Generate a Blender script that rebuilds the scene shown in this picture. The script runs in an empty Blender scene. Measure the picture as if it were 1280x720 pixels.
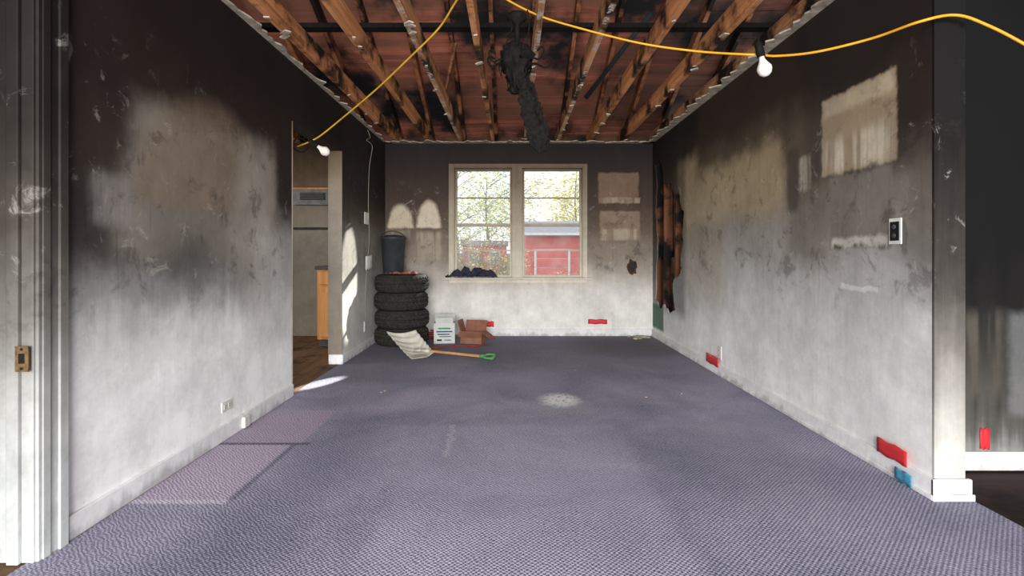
import bpy, bmesh, math, random
from mathutils import Vector, Matrix, noise
random.seed(7)
F=640.0; CH=1.03; HY=318.0
XL=-1.60; XR=1.775; YB=6.46; ZC=2.44; TH=0.115
def P(x,y,d): return Vector(((x-640)*d/F, d, CH+(HY-y)*d/F))
def lin(v):
    v/=255.0
    return v/12.92 if v<=0.04045 else ((v+0.055)/1.055)**2.4
def C(r,g,b): return (lin(r),lin(g),lin(b),1.0)
scene=bpy.context.scene
scene.view_settings.view_transform='Standard'
scene.view_settings.look='None'
scene.view_settings.exposure=0.38
col=scene.collection

# ---------------------------------------------------------------- materials
class NT:
    def __init__(s,name,rough=0.8,spec=0.3,metal=0.0):
        s.m=bpy.data.materials.new(name); s.m.use_nodes=True
        s.t=s.m.node_tree; s.n=s.t.nodes; s.l=s.t.links
        s.b=s.n['Principled BSDF']
        s.b.inputs['Roughness'].default_value=rough
        s.b.inputs['Metallic'].default_value=metal
        s.b.inputs['Specular IOR Level'].default_value=spec
        s.pos=s.n.new('ShaderNodeNewGeometry').outputs['Position']
    def link(s,a,b): s.l.new(a,b)
    def put(s,sock,v):
        if hasattr(v,'is_output'): s.l.new(v,sock)
        else: sock.default_value=v
    def math(s,op,a,b=0.0,clamp=False):
        n=s.n.new('ShaderNodeMath'); n.operation=op; n.use_clamp=clamp
        s.put(n.inputs[0],a); s.put(n.inputs[1],b); return n.outputs[0]
    def vmath(s,op,a,b):
        n=s.n.new('ShaderNodeVectorMath'); n.operation=op
        s.put(n.inputs[0],a); s.put(n.inputs[1],b); return n.outputs[0]
    def noise(s,scale,detail=4,rough=0.6,vec=None,color=False,dist=0.0):
        n=s.n.new('ShaderNodeTexNoise'); n.inputs['Scale'].default_value=scale
        n.inputs['Detail'].default_value=detail; n.inputs['Roughness'].default_value=rough
        n.inputs['Distortion'].default_value=dist
        s.l.new(vec if vec is not None else s.pos,n.inputs['Vector'])
        return n.outputs['Color'] if color else n.outputs['Fac']
    def mr(s,v,a,b,c=0.0,d=1.0,smooth=True):
        n=s.n.new('ShaderNodeMapRange'); n.interpolation_type='SMOOTHSTEP' if smooth else 'LINEAR'
        s.put(n.inputs[0],v)
        for i,q in enumerate((a,b,c,d)): n.inputs[i+1].default_value=q
        return n.outputs[0]
    def ramp(s,fac,stops):
        n=s.n.new('ShaderNodeValToRGB'); s.put(n.inputs[0],fac)
        e=n.color_ramp.elements
        while len(e)<len(stops): e.new(0.5)
        for i,(p,c) in enumerate(stops): e[i].position=p; e[i].color=c
        return n.outputs[0]
    def mix(s,f,a,b,mode='MIX'):
        n=s.n.new('ShaderNodeMix'); n.data_type='RGBA'; n.blend_type=mode
        s.put(n.inputs[0],f); s.put(n.inputs[6],a); s.put(n.inputs[7],b); return n.outputs[2]
    def scale(s,vec):
        return s.vmath('MULTIPLY',s.pos,vec)
    def sep(s,v):
        n=s.n.new('ShaderNodeSeparateXYZ'); s.l.new(v,n.inputs[0]); return n.outputs
    def bump(s,h,strength=0.3,dist=0.01):
        n=s.n.new('ShaderNodeBump'); n.inputs['Strength'].default_value=strength
        n.inputs['Distance'].default_value=dist; s.l.new(h,n.inputs['Height'])
        s.l.new(n.outputs[0],s.b.inputs['Normal'])
    def out(s,c): s.put(s.b.inputs['Base Color'],c); return s.m

def plain(name,c,rough=0.7,var=0.25,nscale=12,metal=0.0,spec=0.3,bump=0.0):
    t=NT(name,rough,spec,metal)
    d=tuple(v*(1-var) for v in c[:3])+(1,); h=tuple(min(1,v*(1+var)) for v in c[:3])+(1,)
    f=t.noise(nscale,5)
    if bump: t.bump(f,bump,0.01)
    return t.out(t.ramp(f,[(0.3,d),(0.7,h)]))

def soot(name,axis,stops,patches,amp=0.14,streak=0.10,fine=0.22,zmax=2.6,spk=0.5,blot=True):
    t=NT(name,0.75,0.25)
    d1=t.noise(2.3,5,0.6,color=True); d2=t.noise(14,4,0.6,color=True)
    off=t.vmath('ADD',t.vmath('MULTIPLY',t.vmath('SUBTRACT',d1,(0.5,0.5,0.5)),(amp*2,)*3),
                t.vmath('MULTIPLY',t.vmath('SUBTRACT',d2,(0.5,0.5,0.5)),(0.05,)*3))
    dp=t.vmath('ADD',t.pos,off)
    small=t.vmath('ADD',t.pos,t.vmath('MULTIPLY',t.vmath('SUBTRACT',d2,(0.5,0.5,0.5)),(0.05,)*3))
    o=t.sep(dp); os=t.sep(small)
    ai={'X':0,'Y':1}[axis]
    st=t.noise(1,4,0.6,vec=t.scale((11,11,0.7)))
    z=t.math('ADD',o[2],t.math('MULTIPLY',t.math('SUBTRACT',st,0.5),streak*2))
    cur=t.ramp(t.math('DIVIDE',z,zmax),[(p/zmax,c) for p,c in stops])
    for p in patches:
        u0,u1,z0,z1,s,c,k=p[:7]; sharp=len(p)>7
        a=os if sharp else o
        if p[-1]=='E':
            uc=(u0+u1)/2; hw=(u1-u0)/2
            du=t.math('DIVIDE',t.math('SUBTRACT',a[ai],uc),hw); dz=t.math('DIVIDE',t.math('SUBTRACT',a[2],z0),z1-z0)
            r=t.math('SQRT',t.math('ADD',t.math('MULTIPLY',du,du),t.math('MULTIPLY',dz,dz)))
            m=t.math('MULTIPLY',t.mr(r,0.8,1.08,1,0),t.mr(a[2],z0-s,z0+s))
        else:
            m=t.math('MULTIPLY',t.mr(a[ai],u0-s,u0+s),t.mr(a[ai],u1-s,u1+s,1,0))
            m=t.math('MULTIPLY',m,t.math('MULTIPLY',t.mr(a[2],z0-s,z0+s),t.mr(a[2],z1-s,z1+s,1,0)))
        m=t.math('MULTIPLY',m,k)
        if len(p)==9:
            m=t.math('MULTIPLY',m,t.mr(st,0.35,0.6))
        cur=t.mix(m,cur,c)
    f1=t.noise(3.2,9,0.66); f2=t.noise(1,5,0.7,vec=t.scale((30,30,2.5))); f3=t.noise(45,3,0.6)
    f4=t.noise(9,8,0.75)
    v=t.math('ADD',t.mr(f1,0.25,0.75,1-fine,1+fine,False),t.mr(f2,0.3,0.7,-0.05,0.05,False))
    v=t.math('ADD',v,t.mr(f3,0.3,0.7,-0.03,0.03,False))
    v=t.math('ADD',v,t.mr(f4,0.3,0.7,-0.10,0.10,False))
    comb=t.n.new('ShaderNodeCombineColor')
    for i in range(3): t.l.new(v,comb.inputs[i])
    cur=t.mix(1.0,cur,comb.outputs[0],'MULTIPLY')
    if blot:
        zz=t.sep(t.pos)[2]
        band=t.math('MULTIPLY',t.mr(zz,0.6,0.95),t.mr(zz,1.6,2.1,1,0))
        bl=t.mr(t.noise(5.5,7,0.7,dist=0.5),0.54,0.64)
        cur=t.mix(t.math('MULTIPLY',t.math('MULTIPLY',bl,band),0.42),cur,C(40,34,31))
        sc=t.mr(t.noise(7.5,8,0.75,vec=t.vmath('ADD',t.pos,(5,3,1)),dist=0.8),0.58,0.68)
        cur=t.mix(t.math('MULTIPLY',t.math('MULTIPLY',sc,band),0.34),cur,C(190,186,178))
        dr=t.noise(1,5,0.7,vec=t.scale((42,42,1.6)))
        cur=t.mix(t.math('MULTIPLY',t.math('MULTIPLY',t.mr(dr,0.60,0.70),t.mr(zz,0.5,1.0)),0.28),cur,C(30,25,23))
    sp=t.mr(t.noise(26,6,0.8),0.68,0.75)
    cur=t.mix(t.math('MULTIPLY',sp,spk),cur,(0.02,0.018,0.016,1))
    t.bump(f1,0.12,0.01)
    return t.out(cur)

BLK=C(24,17,15)
mat_left=soot('soot_plaster_left','Y',[(0.0,C(246,247,246)),(0.50,C(242,242,240)),(0.68,C(212,212,210)),(0.86,C(144,143,141)),(1.05,C(94,90,86)),(1.45,C(72,62,54)),(1.75,C(44,31,26)),(2.1,C(26,18,15))],
 [(2.12,3.5,1.0,1.72,0.10,C(138,132,122),0.75),
  (2.12,3.42,1.25,1.86,0.05,C(122,107,90),0.7,1,0,'E'),
  (2.95,3.42,0.7,1.65,0.12,C(168,163,154),0.5),
  (1.4,2.10,1.0,2.6,0.12,C(34,27,24),0.75),
  (2.3,2.75,0.85,1.15,0.16,C(50,48,46),0.5),
  (3.48,3.9,1.35,2.6,0.05,C(32,24,20),0.9,1),
  (3.2,3.9,0.4,1.2,0.12,C(206,204,198),0.5),
  (1.95,2.16,1.15,1.35,0.04,C(130,126,122),0.8,1,1),
  (4.9,6.6,1.55,2.6,0.1,C(40,32,27),0.8),
  (4.8,6.6,0.0,1.3,0.15,C(170,166,156),0.5),
 ])
mat_right=soot('soot_plaster_right','Y',[(0.0,C(234,235,234)),(0.35,C(222,222,221)),(0.75,C(192,192,190)),(1.05,C(154,151,146)),(1.4,C(118,110,99)),(1.75,C(86,74,58)),(2.0,C(48,37,30)),(2.3,C(27,20,17))],
 [(3.35,5.5,1.3,1.98,0.10,C(172,154,122),0.65),
  (3.2,4.9,1.80,2.6,0.10,C(46,35,28),0.85),
  (1.9,3.1,1.45,2.6,0.09,C(36,29,26),0.92),
  (2.85,3.3,1.0,1.9,0.10,C(88,79,68),0.5),
  (1.9,2.34,1.0,1.6,0.10,C(84,78,71),0.55),
  (2.36,2.93,1.47,1.90,0.012,C(150,134,110),1.0,1),
  (2.40,2.91,1.48,1.66,0.05,C(212,203,182),0.8,1,1),
  (2.38,2.91,1.80,1.89,0.02,C(186,174,150),0.6,1),
  (2.39,2.86,1.06,1.45,0.012,C(118,112,103),0.85,1),
  (2.42,2.84,1.065,1.12,0.015,C(218,214,203),0.6,1),
  (2.42,2.84,1.06,1.085,0.01,C(20,18,18),0.8,1,1),
  (2.48,2.76,0.845,0.87,0.006,C(225,225,222),0.7,1),
  (3.05,3.17,1.42,1.62,0.02,C(190,185,170),0.5,1,1),
  (3.17,3.3,1.3,1.7,0.03,C(60,50,44),0.7,1),
  (2.15,2.32,0.0,0.8,0.05,C(232,232,229),0.5),
  (4.3,5.3,0.6,1.4,0.2,C(150,138,118),0.5),
  (5.25,6.5,0.38,2.3,0.10,C(40,32,28),0.6,1),
  (6.0,6.5,0.12,0.42,0.02,C(74,112,90),0.95,1),
 ])
def bx(x): return (x-640)*YB/F
def bz(y): return CH+(HY-y)*YB/F
mat_back=soot('soot_plaster_back','X',[(0.0,C(230,230,226)),(0.5,C(216,214,208)),(0.75,C(180,174,164)),(1.0,C(134,123,110)),(1.35,C(96,83,71)),(1.7,C(66,53,44)),(2.1,C(42,32,27)),(2.4,C(27,21,19))],
 [(bx(748),bx(798),bz(254),bz(216),0.015,C(114,93,76),0.9,1),
  (bx(750),bx(800),bz(301),bz(264),0.015,C(134,114,95),0.9,1),
  (bx(752),bx(796),bz(300),bz(286),0.02,C(178,166,148),0.7,1,1),
  (bx(748),bx(800),bz(254),bz(247),0.01,C(160,145,125),0.7,1,1),
  (bx(484),bx(518),bz(285),bz(254),0.02,C(196,182,160),0.95,1,0,'E'),
  (bx(520),bx(552),bz(285),bz(249),0.02,C(204,191,170),0.95,1,0,'E'),
  (bx(520),bx(552),bz(325),bz(290),0.03,C(170,160,142),0.6,1,1),
  (bx(482),bx(512),bz(300),bz(287),0.03,C(170,160,140),0.5,1,1),
  (bx(735),bx(815),bz(340),bz(300),0.1,C(134,124,110),0.4),
 ],amp=0.08,streak=0.08)
mat_kitch=soot('soot_plaster_kitchen','X',[(0.0,C(130,122,110)),(0.9,C(120,114,104)),(1.3,C(134,126,116)),(1.7,C(122,110,94)),(2.0,C(96,78,58)),(2.4,C(44,34,28))],[],blot=False)
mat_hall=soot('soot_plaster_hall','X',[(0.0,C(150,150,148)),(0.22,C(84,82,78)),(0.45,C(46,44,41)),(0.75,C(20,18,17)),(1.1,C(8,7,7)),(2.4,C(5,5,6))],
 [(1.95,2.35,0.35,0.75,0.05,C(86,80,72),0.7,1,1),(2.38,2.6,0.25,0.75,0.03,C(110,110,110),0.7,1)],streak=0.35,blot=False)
mat_end=soot('soot_plaster_wall_end','X',[(0.0,C(196,194,188)),(0.3,C(160,157,150)),(0.6,C(112,108,102)),(0.9,C(64,60,56)),(1.2,C(36,31,28)),(1.45,C(12,10,9)),(2.2,C(7,6,6))],[],streak=0.3)
mat_jamb=soot('sooty_door_paint','X',[(0.0,C(200,204,202)),(0.45,C(170,171,168)),(0.8,C(112,109,104)),(1.15,C(64,59,54)),(1.5,C(34,29,26)),(2.2,C(16,12,11))],[],amp=0.05,streak=0.12,fine=0.35)
mat_base=soot('baseboard_paint','X',[(0.0,C(190,190,190)),(0.04,C(226,227,227)),(2.0,C(226,226,226))],[],fine=0.2,spk=0.2,blot=False)
mat_win=soot('window_frame_paint','X',[(0.0,C(220,216,204)),(0.8,C(206,199,182)),(1.4,C(170,160,140)),(1.9,C(128,114,96)),(2.3,C(92,78,64))],[],amp=0.05,streak=0.08,fine=0.2,blot=False)

def wood(name,base,dark,char,axis,charT=(0.5,0.68),remn=0.0):
    t=NT(name,0.75,0.25)
    sc={'X':(1.2,22,22),'Y':(22,1.2,22),'Z':(22,22,1.2)}[axis]
    g=t.noise(1,6,0.65,vec=t.scale(sc),dist=0.6)
    c=t.ramp(g,[(0.3,dark),(0.62,base)])
    ch=t.mr(t.noise(2.6,6,0.65),charT[0],charT[1])
    c=t.mix(ch,c,char)
    if remn>0:
        nz=t.n.new('ShaderNodeNewGeometry'); o=t.sep(nz.outputs['Normal'])
        dn=t.mr(o[2],-0.9,-0.6,1,0)
        r=t.mr(t.noise(9,5,0.7),0.66-remn,0.70-remn)
        c=t.mix(t.math('MULTIPLY',dn,r),c,C(196,186,172))
    t.bump(g,0.4,0.01)
    return t.out(c)
m_joist=wood('charred_joist_wood',C(226,158,104),C(156,98,62),C(36,27,22),'Y',(0.45,0.62))
m_joistr=wood('joist_wood_with_plaster_bits',C(220,164,118),C(140,94,66),C(34,25,21),'Y',(0.45,0.6),0.14)
m_rafter=wood('rafter_wood',C(164,108,72),C(106,64,42),C(22,15,13),'Y',(0.42,0.58))
m_stud=wood('stud_wood',C(120,78,52),C(70,42,28),C(14,10,9),'Z',(0.42,0.58))
m_cab=wood('cabinet_wood',C(206,150,92),C(170,112,62),C(90,60,40),'Z',(0.7,0.85))
m_shaft=wood('shaft_wood',C(196,150,100),C(150,104,66),C(90,60,40),'X',(0.7,0.85))
t=NT('roof_boards',0.8,0.2)
g=t.noise(1,6,0.65,vec=t.scale((1.0,16,16)),dist=0.5)
c=t.ramp(g,[(0.3,C(104,58,46)),(0.65,C(174,108,86))])
bn=t.noise(1,1,0.5,vec=t.scale((0.25,3.5,3.5)))
c=t.mix(t.mr(bn,0.42,0.6),c,C(122,80,64))
ch=t.mr(t.noise(0.9,5,0.6),0.47,0.62)
c=t.mix(ch,c,C(26,26,28))
sx=t.sep(t.pos); c=t.mix(t.mr(sx[0],0.9,1.7,0,0.55),c,C(26,32,32)); m_deck=t.out(c); t.bump(g,0.3,0.01)
m_teal=plain('sooty_attic_board',C(34,42,42),0.85,0.4,6)
m_black=plain('charred_black',C(20,18,17),0.8,0.5,30,bump=0.8,spec=0.15)
m_rem=plain('torn_drywall_edge',C(168,158,142),0.9,0.5,14)
m_cavity=wood('charred_wall_cavity',C(120,74,50),C(64,40,28),C(12,9,8),'Z',(0.42,0.56))
m_kfloor=wood('kitchen_floor_wood',C(122,92,66),C(80,60,44),C(40,30,24),'Y')
m_hfloor=wood('hall_floor_wood',C(58,40,36),C(34,24,22),C(16,12,12),'X')
# carpet
t=NT('sooty_carpet',0.95,0.05)
o=t.sep(t.pos)
d2=t.noise(9,4,0.6,color=True)
sm=t.vmath('ADD',t.pos,t.vmath('MULTIPLY',t.vmath('SUBTRACT',d2,(0.5,0.5,0.5)),(0.10,)*3)); os=t.sep(sm)
big=t.noise(1.1,6,0.65,dist=0.4)
c=t.ramp(big,[(0.32,C(124,127,147)),(0.5,C(156,155,177)),(0.68,C(182,178,199))])
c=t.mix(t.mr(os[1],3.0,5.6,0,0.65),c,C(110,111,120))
def fp(c,x0,x1,y0,y1,s,colr,k,a=None):
    a=a or os
    m=t.math('MULTIPLY',t.mr(a[0],x0-s,x0+s),t.mr(a[0],x1-s,x1+s,1,0))
    m=t.math('MULTIPLY',m,t.math('MULTIPLY',t.mr(a[1],y0-s,y0+s),t.mr(a[1],y1-s,y1+s,1,0)))
    return t.mix(t.math('MULTIPLY',m,k),c,colr)
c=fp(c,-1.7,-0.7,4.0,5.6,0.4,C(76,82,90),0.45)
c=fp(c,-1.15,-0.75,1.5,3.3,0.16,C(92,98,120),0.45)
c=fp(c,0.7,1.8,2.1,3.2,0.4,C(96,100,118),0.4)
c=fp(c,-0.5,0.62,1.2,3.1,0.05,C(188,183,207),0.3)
c=fp(c,-1.65,-1.2,2.15,2.77,0.012,C(190,176,196),0.8,o)
c=fp(c,-1.65,-1.15,2.80,3.38,0.012,C(178,164,184),0.75,o)
c=fp(c,-1.65,-1.19,2.115,2.15,0.008,C(225,218,226),0.6,o)
c=fp(c,-1.65,-1.10,2.77,2.80,0.008,C(60,52,70),0.7,o)
c=fp(c,-1.19,-1.165,2.15,2.77,0.008,C(70,62,84),0.5,o)
c=fp(c,-0.36,-0.33,2.6,3.1,0.01,C(210,210,220),0.4)
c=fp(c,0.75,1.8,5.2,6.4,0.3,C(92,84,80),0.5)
c=fp(c,0.2,0.55,3.3,3.62,0.06,C(160,168,178),0.5)
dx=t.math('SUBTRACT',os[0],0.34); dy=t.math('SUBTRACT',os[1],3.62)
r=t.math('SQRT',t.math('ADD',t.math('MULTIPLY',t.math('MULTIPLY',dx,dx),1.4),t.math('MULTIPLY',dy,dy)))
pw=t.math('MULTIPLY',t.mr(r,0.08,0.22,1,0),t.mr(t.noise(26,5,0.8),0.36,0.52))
jit=t.math('MULTIPLY',t.noise(22,3,0.6),9.0)
wx=t.math('SINE',t.math('ADD',t.math('MULTIPLY',o[0],330.0),jit)); wy=t.math('SINE',t.math('ADD',t.math('MULTIPLY',o[1],330.0),jit))
wv=t.math('MULTIPLY',wx,wy)
c=t.mix(t.mr(wv,0.0,0.8,0,0.42),c,C(54,52,74))
c=t.mix(t.mr(wv,-0.9,-0.2,0.15,0),c,C(225,222,235))
gr=t.mr(t.noise(95,3,0.8),0.3,0.7,-0.5,0.5,False)
c=t.mix(t.mr(gr,0.0,0.5,0,0.5),c,C(50,48,68)); c=t.mix(t.mr(gr,-0.5,0.0,0.35,0),c,C(216,212,228))
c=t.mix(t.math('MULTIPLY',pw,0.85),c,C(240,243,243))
sp=t.mr(t.noise(60,3,0.9),0.66,0.72); c=t.mix(t.math('MULTIPLY',sp,0.4),c,C(216,216,224))
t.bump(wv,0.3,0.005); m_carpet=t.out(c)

m_red=plain('red_tape',C(204,48,54),0.5,0.15)
m_blue=plain('blue_tape',C(70,140,170),0.6,0.3,60)
m_white=plain('white_plastic',C(215,213,206),0.5,0.1)
m_hole=plain('dark_socket',C(16,15,15),0.6,0.2)
m_brass=plain('rusty_brass',C(118,94,64),0.5,0.5,50,metal=0.4)
m_rub=plain('tyre_rubber',C(50,47,44),0.8,0.35,18,spec=0.15)
m_bin=plain('charcoal_plastic',C(50,54,58),0.5,0.25)
m_rag=plain('red_rag',C(140,84,80),0.9,0.3)
m_cloth=plain('dark_cloth',C(42,44,62),0.85,0.4,20)
m_card=plain('brown_cardboard',C(140,96,78),0.85,0.25)
m_ctn=plain('white_carton',C(198,201,197),0.8,0.1)
m_ink=plain('carton_ink',C(60,84,104),0.8,0.2)
m_inkg=plain('carton_green_ink',C(70,130,110),0.8,0.2)
m_scoop=plain('grey_scoop_plastic',C(196,193,182),0.5,0.2,8)
m_green=plain('green_grip',C(84,150,84),0.45,0.2)
m_yel=plain('yellow_cable',C(208,150,34),0.5,0.15)
m_ysoot=plain('yellow_cable_sooty',C(186,144,42),0.5,0.25)
m_rcord=plain('red_cable',C(170,46,40),0.5,0.2)
m_wcord=plain('white_cable',C(150,146,132),0.5,0.2)
m_bulb=plain('frosted_bulb',C(222,216,204),0.3,0.03)
m_counter=plain('dark_counter',C(70,68,70),0.5,0.2)
m_metal=plain('grey_vent_metal',C(100,100,98),0.5,0.3,metal=0.3)
m_paper=plain('paper',C(214,214,208),0.8,0.08)
t=NT('dusty_glass',0.1); t.n.remove(t.b)
tr=t.n.new('ShaderNodeBsdfTransparent'); tr.inputs[0].default_value=(0.98,0.99,0.98,1)
df=t.n.new('ShaderNodeBsdfDiffuse'); df.inputs[0].default_value=(0.75,0.74,0.72,1)
m2=t.n.new('ShaderNodeMixShader'); t.l.new(t.mr(t.noise(5,5,0.7),0.35,0.8,0.05,0.20),m2.inputs[0]); t.l.new(tr.outputs[0],m2.inputs[1]); t.l.new(df.outputs[0],m2.inputs[2])
t.l.new(m2.outputs[0],t.n['Material Output'].inputs[0]); m_glass=t.m

# ---------------------------------------------------------------- mesh builder
class MB:
    def __init__(s): s.bm=bmesh.new(); s.mats=[]
    def mi(s,m):
        if m not in s.mats: s.mats.append(m)
        return s.mats.index(m)
    def face(s,vs,m,smooth=False):
        try: f=s.bm.faces.new(vs)
        except ValueError: return None
        f.material_index=s.mi(m); f.smooth=smooth; return f
    def box(s,x0,x1,y0,y1,z0,z1,m,M=None):
        pts=[Vector((x,y,z)) for x in (x0,x1) for y in (y0,y1) for z in (z0,z1)]
        if M: pts=[M@p for p in pts]
        v=[s.bm.verts.new(p) for p in pts]
        for q in ((0,1,3,2),(4,6,7,5),(0,4,5,1),(2,3,7,6),(0,2,6,4),(1,5,7,3)): s.face([v[i] for i in q],m)
    def lathe(s,prof,m,M=Matrix(),seg=32,smooth=True,closed=False,rad=None):
        rings=[]
        for (r,z) in prof:
            ring=[]
            for i in range(seg):
                a=2*math.pi*i/seg; rr=r+(rad(i,r,z) if rad else 0)
                ring.append(s.bm.verts.new(M@Vector((rr*math.cos(a),rr*math.sin(a),z))))
            rings.append(ring)
        n=len(rings)
        for k in range(n if closed else n-1):
            A=rings[k];B=rings[(k+1)%n]
            for i in range(seg):
                s.face([A[i],A[(i+1)%seg],B[(i+1)%seg],B[i]],m,smooth)
        if not closed:
            if prof[0][0]>1e-5: s.face(list(reversed(rings[0])),m)
            if prof[-1][0]>1e-5: s.face(rings[-1],m)
    def tube(s,pts,r,m,seg=8,sub=8,taper=None):
        pts=[Vector(p) for p in pts]; out=[]
        n=len(pts)
        if sub>1 and n>2:
            for i in range(n-1):
                p0=pts[max(i-1,0)];p1=pts[i];p2=pts[i+1];p3=pts[min(i+2,n-1)]
                for k in range(sub):
                    u=k/sub
                    out.append(0.5*((2*p1)+(p2-p0)*u+(2*p0-5*p1+4*p2-p3)*u*u+(3*p1-p0-3*p2+p3)*u**3))
            out.append(pts[-1])
        else: out=pts
        rings=[]
        for i,p in enumerate(out):
            d=(out[min(i+1,len(out)-1)]-out[max(i-1,0)])
            if d.length<1e-7: d=Vector((0,0,1))
            d.normalize()
            up=Vector((0,0,1)) if abs(d.z)<0.9 else Vector((1,0,0))
            a=d.cross(up).normalized(); b=d.cross(a)
            f=i/max(1,len(out)-1); R=r*(1+(taper-1)*f) if taper is not None else r
            rings.append([s.bm.verts.new(p+R*(math.cos(2*math.pi*k/seg)*a+math.sin(2*math.pi*k/seg)*b)) for k in range(seg)])
        for A,B in zip(rings,rings[1:]):
            for k in range(seg): s.face([A[k],A[(k+1)%seg],B[(k+1)%seg],B[k]],m,True)
        s.face(rings[0],m); s.face(rings[-1],m)
    def grid(s,fn,nu,nv,m,smooth=True):
        g=[[s.bm.verts.new(fn(i/nu,j/nv)) for j in range(nv+1)] for i in range(nu+1)]
        for i in range(nu):
            for j in range(nv): s.face([g[i][j],g[i+1][j],g[i+1][j+1],g[i][j+1]],m,smooth)
        return g
    def obj(s,name,bevel=0,solid=0,parent=None,recalc=True):
        if recalc: bmesh.ops.recalc_face_normals(s.bm,faces=s.bm.faces)
        me=bpy.data.meshes.new(name); s.bm.to_mesh(me); s.bm.free()
        for m in s.mats: me.materials.append(m)
        o=bpy.data.objects.new(name,me); col.objects.link(o)
        if solid:
            q=o.modifiers.new('s','SOLIDIFY'); q.thickness=solid
        if bevel:
            q=o.modifiers.new('b','BEVEL'); q.width=bevel; q.segments=2; q.limit_method='ANGLE'
        if parent: o.parent=parent
        return o
def empty(name):
    o=bpy.data.objects.new(name,None); col.objects.link(o); return o
def T(v): return Matrix.Translation(v)
def R(a,ax): return Matrix.Rotation(math.radians(a),4,ax)

# ---------------------------------------------------------------- shell
b=MB(); b.box(XL-0.02,1.93,-1.6,YB+0.1,-0.1,0.0,m_carpet); b.obj('floor')
b=MB(); b.box(-4.2,XL-0.02,-1.6,YB+0.1,-0.1,-0.004,m_kfloor); b.obj('floor_kitchen')
b=MB(); b.box(1.93,4.2,-1.6,2.6,-0.1,-0.008,m_hfloor); b.obj('floor_hall')
OH=2.0; D0=0.88; D1=1.727; O0=3.72; O1=4.81
b=MB()
b.box(XL-TH,XL,-1.6,D0,0,ZC,mat_left); b.box(XL-TH,XL,D0,D1,2.05,ZC,mat_left)
b.box(XL-TH,XL,D1,O0,0,ZC,mat_left); b.box(XL-TH,XL,O0,O1,OH,ZC,mat_left)
b.box(XL-TH,XL,O1,YB,0,ZC,mat_left); b.obj('wall_left')
WX0,WX1,WZ0,WZ1=bx(566),bx(730),bz(347),bz(208)
b=MB()
b.box(XL-TH,WX0,YB,YB+0.14,0,ZC,mat_back); b.box(WX1,XR+0.13,YB,YB+0.14,0,ZC,mat_back)
b.box(WX0,WX1,YB,YB+0.14,0,WZ0,mat_back); b.box(WX0,WX1,YB,YB+0.14,WZ1,ZC,mat_back)
b.obj('wall_back')
b=MB(); hx,hz=bx(790),bz(334); ring=[];inner=[]
for i in range(16):
    a=2*math.pi*i/16; r=0.075*(1+0.45*noise.noise(Vector((i*0.9,2,0)))); 
    ring.append(b.bm.verts.new((hx+r*0.85*math.cos(a),YB-0.004-0.006*(i%2),hz+r*1.3*math.sin(a)))); inner.append(b.bm.verts.new((hx+r*0.6*math.cos(a),YB-0.0015,hz+r*1.0*math.sin(a))))
for i in range(16):
    j=(i+1)%16; b.face([ring[i],ring[j],inner[j],inner[i]],m_cavity)
b.face(inner,m_hole); b.obj('plaster_hole')
b=MB(); b.box(-4.2,XL-TH,YB,YB+0.14,0,ZC,mat_kitch)
b.obj('wall_kitchen_back')
b=MB()
b.box(-4.3,-4.2,-1.6,3.6,0,ZC,mat_kitch); b.box(-4.3,-4.2,5.2,YB,0,ZC,mat_kitch)
b.box(-4.3,-4.2,3.6,5.2,0,0.9,mat_kitch); b.box(-4.3,-4.2,3.6,5.2,2.1,ZC,mat_kitch); b.obj('wall_kitchen_side')
b=MB(); b.box(XR+0.13,4.2,2.45,2.55,0,ZC,mat_hall); b.obj('wall_hall')
b=MB(); b.box(4.2,4.3,-1.6,2.55,0,ZC,mat_hall); b.obj('wall_hall_side')
b=MB(); b.box(XR+0.13,4.2,-1.6,2.45,ZC-0.02,ZC-0.001,mat_hall); b.obj('ceiling_hall')
YE=2.164
b=MB(); b.box(XR,XR+0.014,YE,YB,0,ZC,mat_right); sheet=b.obj('sheet')
hole=[(818,206),(824,198),(828,214),(830,230),(835,234),(839,226),(843,242),(848,240),(851,256),(855,266),(853,290),(854,300),(851,320),(852,335),(848,345),(842,350),(841,362),(844,388),(836,392),(830,380),(825,386),(819,374),(820,330),(822,300),(819,262),(821,235)]
def rw(x,y):
    Y=min(F*XR/(x-640),6.41); return (Y,CH+(HY-y)*Y/F)
pts=[rw(x,y) for x,y in hole]
pj=[]
for i,p in enumerate(pts):
    q=pts[(i+1)%len(pts)]; pj.append(p)
    for k in (1,2): 
        f=k/3; pj.append((p[0]*(1-f)+q[0]*f+random.uniform(-.03,.03),p[1]*(1-f)+q[1]*f+random.uniform(-.02,.02)))
pts=[(min(p[0],6.42),p[1]) for p in pj]
bb=bmesh.new()
A=[bb.verts.new((XR-0.05,p[0],p[1])) for p in pts]; B=[bb.verts.new((XR+0.05,p[0],p[1])) for p in pts]
bb.faces.new(A); bb.faces.new(list(reversed(B)))
for i in range(len(pts)): j=(i+1)%len(pts); bb.faces.new([A[j],A[i],B[i],B[j]])
bmesh.ops.recalc_face_normals(bb,faces=bb.faces)
cm=bpy.data.meshes.new('c'); bb.to_mesh(cm); bb.free(); cut=bpy.data.objects.new('c',cm); col.objects.link(cut)
q=sheet.modifiers.new('b','BOOLEAN'); q.operation='DIFFERENCE'; q.object=cut; q.solver='EXACT'
dg=bpy.context.evaluated_depsgraph_get(); dg.update()
me=bpy.data.meshes.new_from_object(sheet.evaluated_get(dg))
b=MB(); b.bm.from_mesh(me); b.mats=[mat_right]
bpy.data.objects.remove(sheet); bpy.data.objects.remove(cut)
b.box(XR+0.116,XR+0.13,YE,YB,0,ZC,m_cavity)
b.box(XR+0.014,XR+0.116,YE,YE+0.014,0,ZC,mat_end)
b.box(XR,XR+0.13,YE-0.012,YE,0,ZC,mat_end)
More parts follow.
